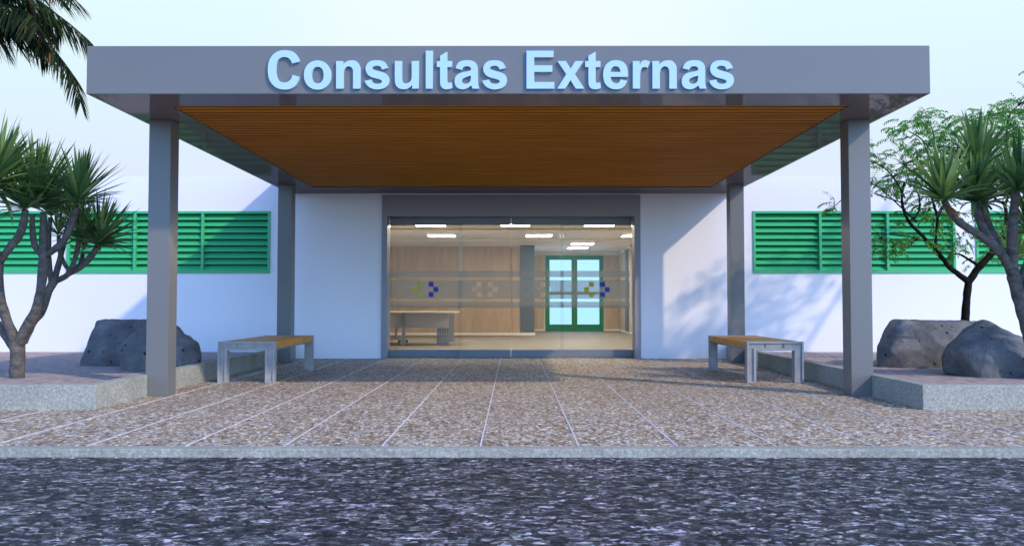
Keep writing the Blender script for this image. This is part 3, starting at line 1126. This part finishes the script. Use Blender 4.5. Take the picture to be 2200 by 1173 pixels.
def blade_tree(label, base, Yb, limbs, ros, seed, dead=()):
    r_ = random.Random(seed)
    tr = thing('dragon_tree', label, 'tree', (base.x, base.y, PG), 'dragon trees in the planter beds')
    mb = MB()
    for path, Y0, Y1 in limbs:
        pts, rad = px_path(path, Y0, Y1)
        pts, rad = spline3(pts, rad)
        mb.tube(pts, rad, 12, rough=.16, seed=seed)
    o = mb.obj('trunk', 'bark', tr, smooth=True)
    for (x, y, Y, ax, n, Lpx, Wpx, sp) in ros:
        mb = MB()
        c = on_y(x, y, Y)
        rosette(mb, c, ax, int(n * .92), Lpx * Y / F, 1.2 * Wpx * Y / F, r_, sp * .93)
        o = mb.obj('leaf_rosette', 'blade_leaf', tr)
    if dead:
        mb = MB()
        for (x, y, Y, n, Lpx) in dead:
            c = on_y(x, y, Y)
            for i in range(n):
                a = r_.uniform(0, 6.28)
                blade(mb, c, (math.cos(a) * .8, math.sin(a) * .8, -.35), Lpx * Y / F * r_.uniform(.6, 1.1), 7 * Y / F, 1.4, r_.uniform(-1, 1))
        mb.obj('dead_leaves', 'dead_leaf', tr)
    return tr


YT = on_z(38, 812, PG).y
blade_tree('branching dragon tree with spiky green leaf tufts rising from the left bed', on_z(38, 812, PG), YT, [
    ([(38, 818, 16), (37, 790, 14.5), (38, 760, 14.5), (34, 738, 15), (30, 722, 12)], YT, YT),
    ([(38, 742, 12), (60, 700, 12), (79, 662, 10), (90, 602, 9.5), (93, 530, 8.5), (93, 456, 6.5)], YT, YT - .2),
    ([(48, 735, 10), (70, 690, 10.5), (88, 668, 9.5), (104, 625, 8.5), (118, 602, 8), (118, 602, 7)], YT + .05, YT + .35),
    ([(112, 612, 6), (104, 560, 6), (104, 520, 5.5), (108, 468, 5)], YT + .3, YT + .5),
    ([(116, 606, 6.5), (128, 560, 6), (140, 510, 5.5), (150, 470, 5)], YT + .35, YT + .6),
    ([(118, 604, 6.5), (145, 590, 6), (160, 560, 5.5), (170, 517, 5)], YT + .35, YT + .1),
    ([(146, 589, 5.5), (172, 574, 7), (195, 552, 7), (209, 530, 7)], YT + .3, YT + .2),
    ([(150, 585, 4), (135, 560, 4.5), (128, 535, 5), (126, 508, 4)], YT + .3, YT + .7),
    ([(168, 575, 4), (176, 556, 5), (178, 542, 4)], YT + .3, YT + .4),
    ([(94, 552, 6), (118, 535, 7), (142, 510, 7), (158, 470, 7), (166, 444, 6)], YT - .1, YT - .35),
    ([(92, 552, 5), (76, 530, 6.5), (70, 500, 6.5), (70, 462, 5)], YT - .1, YT - .3),
    ([(36, 742, 12), (22, 705, 10.5), (9, 672, 9.5), (0, 630, 9), (-2, 585, 8), (2, 558, 7)], YT, YT - .3),
    ([(2, 562, 7), (22, 530, 8), (40, 508, 8), (50, 480, 8), (55, 452, 7)], YT - .3, YT - .5),
    ([(2, 565, 6), (-12, 520, 7), (-22, 460, 7), (-22, 400, 6)], YT - .3, YT - .7),
    ([(30, 745, 10), (14, 722, 9), (-2, 700, 9), (-30, 670, 8), (-60, 600, 8), (-75, 520, 7)], YT, YT + .2),
], [
    (-20, 405, YT - .75, (.55, -.25, .8), 95, 150, 11, 82),
    (55, 452, YT - .5, (-.35, -.3, .85), 60, 105, 8, 85),
    (78, 450, YT - .35, (.22, -.25, .95), 100, 150, 9, 68),
    (95, 452, YT - .1, (.3, .3, .9), 55, 115, 8, 70),
    (168, 440, YT - .35, (.25, -.3, .92), 95, 118, 7.5, 80),
    (108, 465, YT + .5, (.1, .2, 1), 50, 90, 7, 75),
    (150, 468, YT + .6, (.1, .2, 1), 55, 85, 7, 85),
    (171, 515, YT + .1, (.15, -.3, .9), 70, 84, 6.5, 95),
    (210, 528, YT + .2, (.42, -.2, .85), 100, 108, 7, 78),
    (126, 508, YT + .7, (.05, .1, 1), 40, 62, 6, 95),
    (178, 541, YT + .4, (.2, -.1, .9), 26, 50, 5, 95),
    (-75, 520, YT + .2, (-.3, -.2, .9), 70, 130, 9, 85),
], 11)

YR = 10.0
blade_tree('dragon tree with broad spiky leaf tufts leaning in from the right edge', on_z(2236, 815, PG), YR, [
    ([(2238, 822, 22), (2232, 770, 20), (2215, 715, 18), (2200, 668, 15), (2186, 628, 13), (2178, 592, 13)], YR, YR),
    ([(2180, 600, 11), (2166, 566, 11), (2138, 530, 9), (2100, 503, 8), (2062, 478, 8), (2040, 452, 7.5), (2029, 432, 6.5)], YR, YR - .3),
    ([(2150, 545, 9), (2130, 520, 9), (2112, 490, 8.5), (2100, 460, 8), (2094, 432, 7)], YR - .1, YR + .05),
    ([(2176, 590, 9), (2158, 555, 9.5), (2136, 512, 9), (2120, 475, 9), (2110, 430, 8), (2102, 370, 6)], YR + .1, YR + .3),
    ([(2179, 600, 10), (2176, 560, 10.5), (2175, 510, 10.5), (2178, 460, 9.5), (2182, 410, 8)], YR, YR - .3),
    ([(2188, 620, 8), (2198, 585, 8), (2210, 555, 8), (2215, 500, 7)], YR, YR + .3),
    ([(2190, 630, 9), (2225, 590, 9), (2262, 540, 8), (2285, 450, 7)], YR, YR - .2),
    ([(2215, 715, 13), (2280, 620, 12), (2370, 520, 11), (2460, 440, 10), (2500, 390, 8)], YR, YR - .9),  # this limb and those below: added out of view to shade the boulders
    ([(2370, 520, 9), (2450, 520, 9), (2540, 500, 8), (2590, 440, 7)], YR - .5, YR - 1.0),
    ([(2450, 445, 8), (2440, 400, 8), (2450, 320, 8), (2470, 250, 7)], YR - .8, YR - 1.2),
], [
    (2027, 434, YR - .3, (-.25, -.3, .9), 58, 122, 10, 78),
    (2094, 436, YR + .05, (-.2, -.4, .9), 70, 108, 10.5, 82),
    (2101, 372, YR + .3, (-.05, -.1, 1), 62, 122, 10.5, 55),
    (2113, 440, YR + .15, (.35, .1, .9), 40, 92, 9, 75),
    (2182, 412, YR - .35, (.35, -.4, .8), 78, 120, 11, 85),
    (2172, 425, YR + .5, (.0, .3, .9), 50, 110, 9, 80),
    (2215, 500, YR + .3, (-.25, -.1, .9), 60, 95, 8, 90),
    (2180, 560, YR + .9, (.1, .1, .9), 46, 85, 8, 85),
    (2285, 450, YR - .2, (.1, -.2, .9), 70, 130, 10, 85),
    (2500, 390, YR - .9, (.1, -.2, .9), 90, 150, 12, 95),  # remaining tufts are unseen, added to throw shade on the right bed
    (2590, 440, YR - 1.0, (.4, -.2, .8), 90, 150, 12, 95),
    (2470, 250, YR - 1.2, (-.1, -.2, .9), 80, 150, 12, 95),
    (2450, 480, YR - .7, (.0, .3, .8), 70, 140, 12, 95),
    (2380, 470, YR - .4, (.0, -.3, .8), 70, 130, 11, 90),
], 23, dead=((2029, 440, YR - .33, 6, 50), (2100, 378, YR + .28, 3, 34)))

# feathery tree with the black trunk
YK = 12.9
ft = thing('feathery_tree', 'airy tree with black trunk and fine feathery leaves behind the right boulders', 'tree', tuple(on_y(2073, 720, YK).xy) + (PG,))
mb = MB()
gz = on_y(2072, 700, YK)
tr_paths = [
    ([(2070, 775, 11), (2071, 735, 10), (2073, 695, 9.5), (2077, 640, 8), (2081, 602, 8)], 0, 0),
    ([(2081, 606, 7.5), (2060, 590, 6), (2042, 576, 5.5), (2025, 555, 5), (2007, 534, 4.5), (1980, 505, 4), (1953, 477, 3.5), (1940, 445, 3), (1938, 418, 2.5), (1944, 390, 2)], 0, -.5),
    ([(1953, 477, 2.5), (1970, 462, 2), (1976, 440, 2), (1972, 415, 1.5), (1962, 400, 1)], -.4, -.2),
    ([(1944, 425, 2), (1928, 395, 1.8), (1910, 370, 1.5), (1890, 355, 1.2), (1868, 346, 1)], -.4, -.9),
    ([(1944, 438, 1.6), (1915, 428, 1.4), (1880, 416, 1)], -.4, -.3),
    ([(1970, 478, 2), (1930, 440, 1.5), (1905, 418, 1.2), (1870, 395, 1), (1820, 420, 1), (1795, 442, .8)], -.3, .5),
    ([(2009, 535, 3.5), (2012, 500, 3), (2014, 465, 3), (2006, 440, 2.5), (2000, 400, 2), (2010, 340, 1.5), (2008, 300, 1.2), (2000, 270, 1)], -.1, .3),
    ([(2013, 470, 2.5), (2028, 440, 2), (2040, 400, 2), (2052, 350, 1.6), (2060, 300, 1.2)], -.1, .6),
    ([(2003, 330, 1.6), (1980, 300, 1.4), (1952, 282, 1)], .3, .5),
    ([(1995, 520, 2), (1960, 510, 1.5), (1920, 505, 1.2), (1885, 500, 1)], -.2, -.8),
    ([(2081, 606, 8), (2100, 578, 7.5), (2132, 543, 7), (2150, 515, 5), (2162, 480, 4), (2158, 440, 3.5), (2140, 430, 3), (2128, 400, 2.5)], 0, .2),
    ([(2104, 572, 3.5), (2085, 560, 3), (2055, 545, 2), (2030, 560, 1)], 0, .5),
    ([(2130, 450, 2.5), (2110, 420, 2.5), (2095, 370, 2), (2100, 320, 1.8), (2112, 270, 1.4)], .2, .9),
    ([(2158, 446, 3), (2170, 400, 2.5), (2165, 340, 2.2), (2163, 290, 2), (2168, 250, 1.6), (2185, 230, 1)], .2, .5),
    ([(2150, 516, 5), (2185, 480, 4), (2230, 430, 4), (2260, 370, 3), (2290, 300, 2)], .1, .4),
    ([(2230, 430, 3), (2260, 410, 2.5), (2280, 380, 2), (2290, 350, 1.5)], .2, -.2),
    ([(2162, 480, 3), (2200, 420, 2.5), (2220, 350, 2), (2225, 290, 1.5)], .2, .9),
]
for path, a, c_ in tr_paths:
    pts, rad = px_path(path, YK + a, YK + c_)
    pts, rad = spline3(pts, rad)
    mb.tube(pts, rad, 8, rough=.2, seed=5)
r_ = random.Random(5)
clusters = [(1945, 278, 26, 11), (1975, 258, 20, 7), (1990, 272, 24, 10), (2006, 250, 12, 5), (1962, 312, 16, 6), (1876, 332, 20, 8), (1943, 352, 38, 22), (1922, 378, 28, 13), (1874, 396, 16, 8),
            (1908, 410, 10, 3), (1979, 372, 28, 16), (1994, 398, 28, 15), (2015, 318, 26, 12), (2050, 318, 26, 13), (2046, 288, 28, 12), (2086, 260, 30, 16), (2118, 256, 24, 12), (2158, 243, 26, 14),
            (2190, 226, 24, 13), (2170, 272, 28, 15), (2158, 300, 28, 15), (2192, 302, 26, 14), (2135, 308, 30, 15), (2142, 345, 28, 12), (2146, 400, 22, 8), (2008, 432, 18, 7), (1995, 440, 16, 6),
            (1793, 442, 10, 4), (1893, 512, 24, 10), (1918, 532, 20, 8), (2006, 474, 24, 8), (1976, 515, 18, 7), (2048, 530, 18, 6), (2062, 510, 18, 6), (2110, 552, 12, 4), (2125, 500, 26, 9),
            (2070, 460, 26, 7), (1960, 470, 16, 4), (2085, 345, 26, 9), (2065, 400, 24, 8), (2160, 480, 24, 9), (2180, 530, 20, 6),
            (2240, 260, 40, 12), (2290, 300, 40, 8), (2260, 350, 40, 8), (2225, 220, 30, 9), (2260, 190, 34, 8)]
lf = MB()


def spray(lf, p, d, L, nl, ll, lw):
    d = Vector(d).normalized()
    q_ = Vector(p)
    side = d.cross(Vector((0, 0, 1)))
    if side.length < .05: side = Vector((1, 0, 0))
    side.normalize()
    for i in range(nl):
        u = (i + 1) / nl
        q2 = q_ + d * L / nl
        for s_ in (-1, 1):
            dl = (side * s_ * .75 + d * .55 + Vector((0, 0, -.55))).normalized()
            dl = (dl + Vector((r_.uniform(-.15, .15), r_.uniform(-.15, .15), r_.uniform(-.2, .1)))).normalized()
            w = dl.cross(Vector((r_.uniform(-.4, .4), r_.uniform(-.4, .4), 1))).normalized() * lw / 2
            l_ = ll * (1 - .35 * u) * r_.uniform(.8, 1.1)
            n0 = len(lf.v)
            m_ = q2 + dl * l_ * .45
            e_ = q2 + dl * l_ + Vector((0, 0, -.1 * l_))
            lf.v += [tuple(q2), tuple(m_ + w), tuple(e_), tuple(m_ - w)]
            lf.f.append((n0, n0 + 1, n0 + 2, n0 + 3))
        d = (d + Vector((0, 0, -.16))).normalized()
        q_ = q2


tips = []
for (x, y, rr, n) in clusters:
    Yc = YK + r_.uniform(-.7, .9)
    cc = on_y(x, y, Yc)
    R = rr * Yc / F
    # twig from the centre
    for i in range(int(n * 2.1) + 1):
        o_ = Vector((r_.gauss(0, .5), r_.gauss(0, .8), r_.gauss(0, .5))) * R * 1.15
        p = cc + o_
        d = Vector((o_.x + r_.uniform(-.5, .5) * R, o_.y + r_.uniform(-.5, .5) * R, r_.uniform(-.2, .5) * R + .1 * abs(o_.z)))
        if d.length < 1e-3: d = Vector((1, 0, .1))
        spray(lf, p, d, r_.uniform(.16, .27), r_.choice((6, 7, 8)), .090, .022)
        if i % 3 == 0:
            dd = (p - cc)
            if dd.length > .03:
                mb.tube([cc - dd * .15, cc + dd * .5 + Vector((0, 0, .02)), p + d.normalized() * .05], [.0045, .0035, .002], 5)
lf.obj('crown', 'feather_leaf', ft)
mb.obj('trunk', 'dark_bark', ft, smooth=True)

# palm whose fronds hang in at the top left corner
YP = 10.6
crown = on_y(-118, -95, YP)
pl = thing('palm_tree', 'tall palm with dark drooping fronds hanging in at the top left corner', 'tree', (crown.x - .25, crown.y, PG))
mb = MB()
pts, rad = spline3([(crown.x - .25, crown.y, PG - .05), (crown.x - .28, crown.y, 1.6), (crown.x - .15, crown.y, 3.2), (crown.x, crown.y, crown.z)], [.17, .13, .12, .12])
mb.tube(pts, rad, 14, rough=.2, seed=2)
mb.obj('trunk', 'palm_bark', pl, smooth=True)


def frond(path, Y0, Y1, ll, r_, seed=0, sag=.9, dens=.028):
    pts, rad = px_path([(a, b_, 1.0) for a, b_ in path], Y0, Y1)
    pts[0] = crown.copy()
    pts, _ = spline3(pts, [1] * len(pts), 10)
    rad = [.014 * (1 - .85 * i / (len(pts) - 1)) for i in range(len(pts))]
    mb = MB()
    mb.tube(pts, rad, 6)
    # leaflets at even steps
    acc = [0]
    for i in range(1, len(pts)): acc.append(acc[-1] + (pts[i] - pts[i - 1]).length)
    tot = acc[-1]
    s_ = tot * .12
    while s_ < tot:
        i = max(k for k in range(len(acc)) if acc[k] <= s_)
        i = min(i, len(pts) - 2)
        u = (s_ - acc[i]) / max(1e-6, acc[i + 1] - acc[i])
        p = pts[i].lerp(pts[i + 1], u)
        t_ = (pts[i + 1] - pts[i]).normalized()
        sd = t_.cross(Vector((0, 0, 1)))
        if sd.length < .1: sd = Vector((0, 1, 0))
        sd.normalize()
        f = s_ / tot
        for sg in (-1, 1):
            d = (sd * sg * .62 + t_ * .52 + Vector((0, 0, -.62 * sag))).normalized()
            d = (d + Vector((r_.uniform(-.12, .12), r_.uniform(-.12, .12), r_.uniform(-.15, .1)))).normalized()
            l_ = ll * (.55 + .6 * math.sin(math.pi * min(1, .12 + .88 * f)) ** .7) * r_.uniform(.85, 1.1)
            blade(mb, p, d, l_ * 1.12, .024 * r_.uniform(.8, 1.1), .35 * r_.uniform(.5, 1.4), r_.uniform(-.7, .7), 4)
        s_ += dens * r_.uniform(.8, 1.2)
    return mb


rp = random.Random(9)
fronds = [([(-118, -95), (-70, -20), (-20, 25), (30, 35), (70, 55), (96, 95)], YP, YP - .2, .48, .9),
          ([(-118, -95), (-60, -60), (10, -35), (60, 0), (100, 22), (135, 60)], YP, YP + .9, .46, .9),
          ([(-118, -95), (-90, -20), (-60, 50), (-30, 90), (-12, 130)], YP, YP + .2, .46, 1.0),
          ([(-118, -95), (-70, -50), (-20, 0), (20, 15), (62, 30), (84, 60)], YP, YP - .7, .50, 1.0),
          ([(-118, -95), (-20, -45), (70, -5), (128, 36), (166, 66), (200, 98), (214, 128)], YP, YP + .5, .42, .95),
          ([(-118, -95), (-40, 0), (30, 58), (95, 88), (130, 125), (157, 166), (174, 220)], YP, YP - .1, .42, .9),
          ([(-118, -95), (-50, 10), (-10, 50), (40, 62), (80, 85), (105, 120)], YP, YP + .7, .50, .8),
          ([(-118, -95), (-60, -75), (0, -70), (60, -50), (110, -28), (160, -2)], YP, YP - .6, .45, .7),
          ([(-118, -95), (-80, -30), (-50, 20), (-20, 60), (0, 95)], YP, YP - .5, .50, 1.0),
          ([(-118, -95), (-60, -40), (-10, -10), (40, 10), (90, 40), (115, 70)], YP, YP + .2, .48, 1.0),
          ([(-118, -95), (-150, -60), (-200, -30), (-240, 40)], YP, YP - .5, .50, 1.0),
          ([(-118, -95), (-170, -160), (-240, -190), (-300, -150)], YP, YP + .4, .50, .9),
          ([(-118, -95), (-90, -190), (-30, -240), (50, -230), (120, -180)], YP, YP + .3, .45, .9),
          ([(-118, -95), (-140, -200), (-170, -280), (-230, -300)], YP, YP - .4, .45, .9)]
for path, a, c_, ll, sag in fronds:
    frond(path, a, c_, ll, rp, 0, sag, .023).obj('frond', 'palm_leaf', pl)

# ------------------------------------------------------------------ sun and sky
SD = Vector((1.126, -.958, 1.0)).normalized()
sl = bpy.data.lights.new('sun', 'SUN')
sl.energy = 2.0
sl.angle = math.radians(1.6)
sl.color = (1.0, .80, .58)
so = bpy.data.objects.new('sun', sl)
COL.objects.link(so)
so.rotation_euler = SD.to_track_quat('Z', 'Y').to_euler()
so.location = SD * 30

w = bpy.data.worlds.new('World')
scene.world = w
w.use_nodes = True
w.node_tree.nodes.clear()
t = NT(w.node_tree)
sky = t.n('ShaderNodeTexSky', sky_type='NISHITA', sun_disc=False)
sky.sun_elevation = math.asin(SD.z)
sky.sun_rotation = math.atan2(SD.x, SD.y)
sky.air_density = 1.0
sky.dust_density = .3
sky.ozone_density = 3.0
dirv = t.n('ShaderNodeTexCoord').outputs['Generated']
sep = t.n('ShaderNodeSeparateXYZ', ins={0: dirv})
tint = t.ramp(sep.outputs[2], [(.0, (.115, .162, .230)), (.45, (.118, .155, .225)), (1, (.20, .16, .165))])
base = t.n('ShaderNodeVectorMath', operation='SCALE', ins={0: t.mix(1, sky.outputs[0], tint, 'MULTIPLY'), 'Scale': 10.0}).outputs[0]
north = t.ramp(sep.outputs[1], [(.35, 0), (.8, 1)], 'EASE')
low = t.ramp(sep.outputs[2], [(.38, 1), (.75, 0)], 'EASE')
fac = t.math('MULTIPLY', north, low)
pale = t.ramp(sep.outputs[2], [(.0, (.70, .80, 1.0)), (.12, (.755, .845, 1.02)), (.165, (.75, .87, 1.02)), (.22, (.745, .925, 1.02)), (.36, (.80, 1.0, 1.02))])
# soft bright veil low in the north
gd = t.n('ShaderNodeVectorMath', operation='DOT_PRODUCT', ins={0: dirv, 1: tuple(Vector((0, 1, .30)).normalized())}).outputs['Value']
glow = t.ramp(gd, [(.955, 0), (1, 1)], 'EASE')
pale = t.mix(t.math('MULTIPLY', glow, .75), pale, (.93, 1.0, 1.0))
pale10 = t.mix(1, pale, (1, 1, 1), 'MULTIPLY')
sc = t.n('ShaderNodeVectorMath', operation='SCALE', ins={0: pale10, 'Scale': 10 / 1.5 / 1.569}).outputs[0]
fin = t.mix(fac, base, sc)
bg = t.n('ShaderNodeBackground', ins={0: fin, 1: .15})
wo = t.n('ShaderNodeOutputWorld')
t.nt.links.new(bg.outputs[0], wo.inputs[0])

vs = scene.view_settings
vs.view_transform = 'Standard'
vs.look = 'None'
vs.exposure = 0.65
vs.gamma = 1
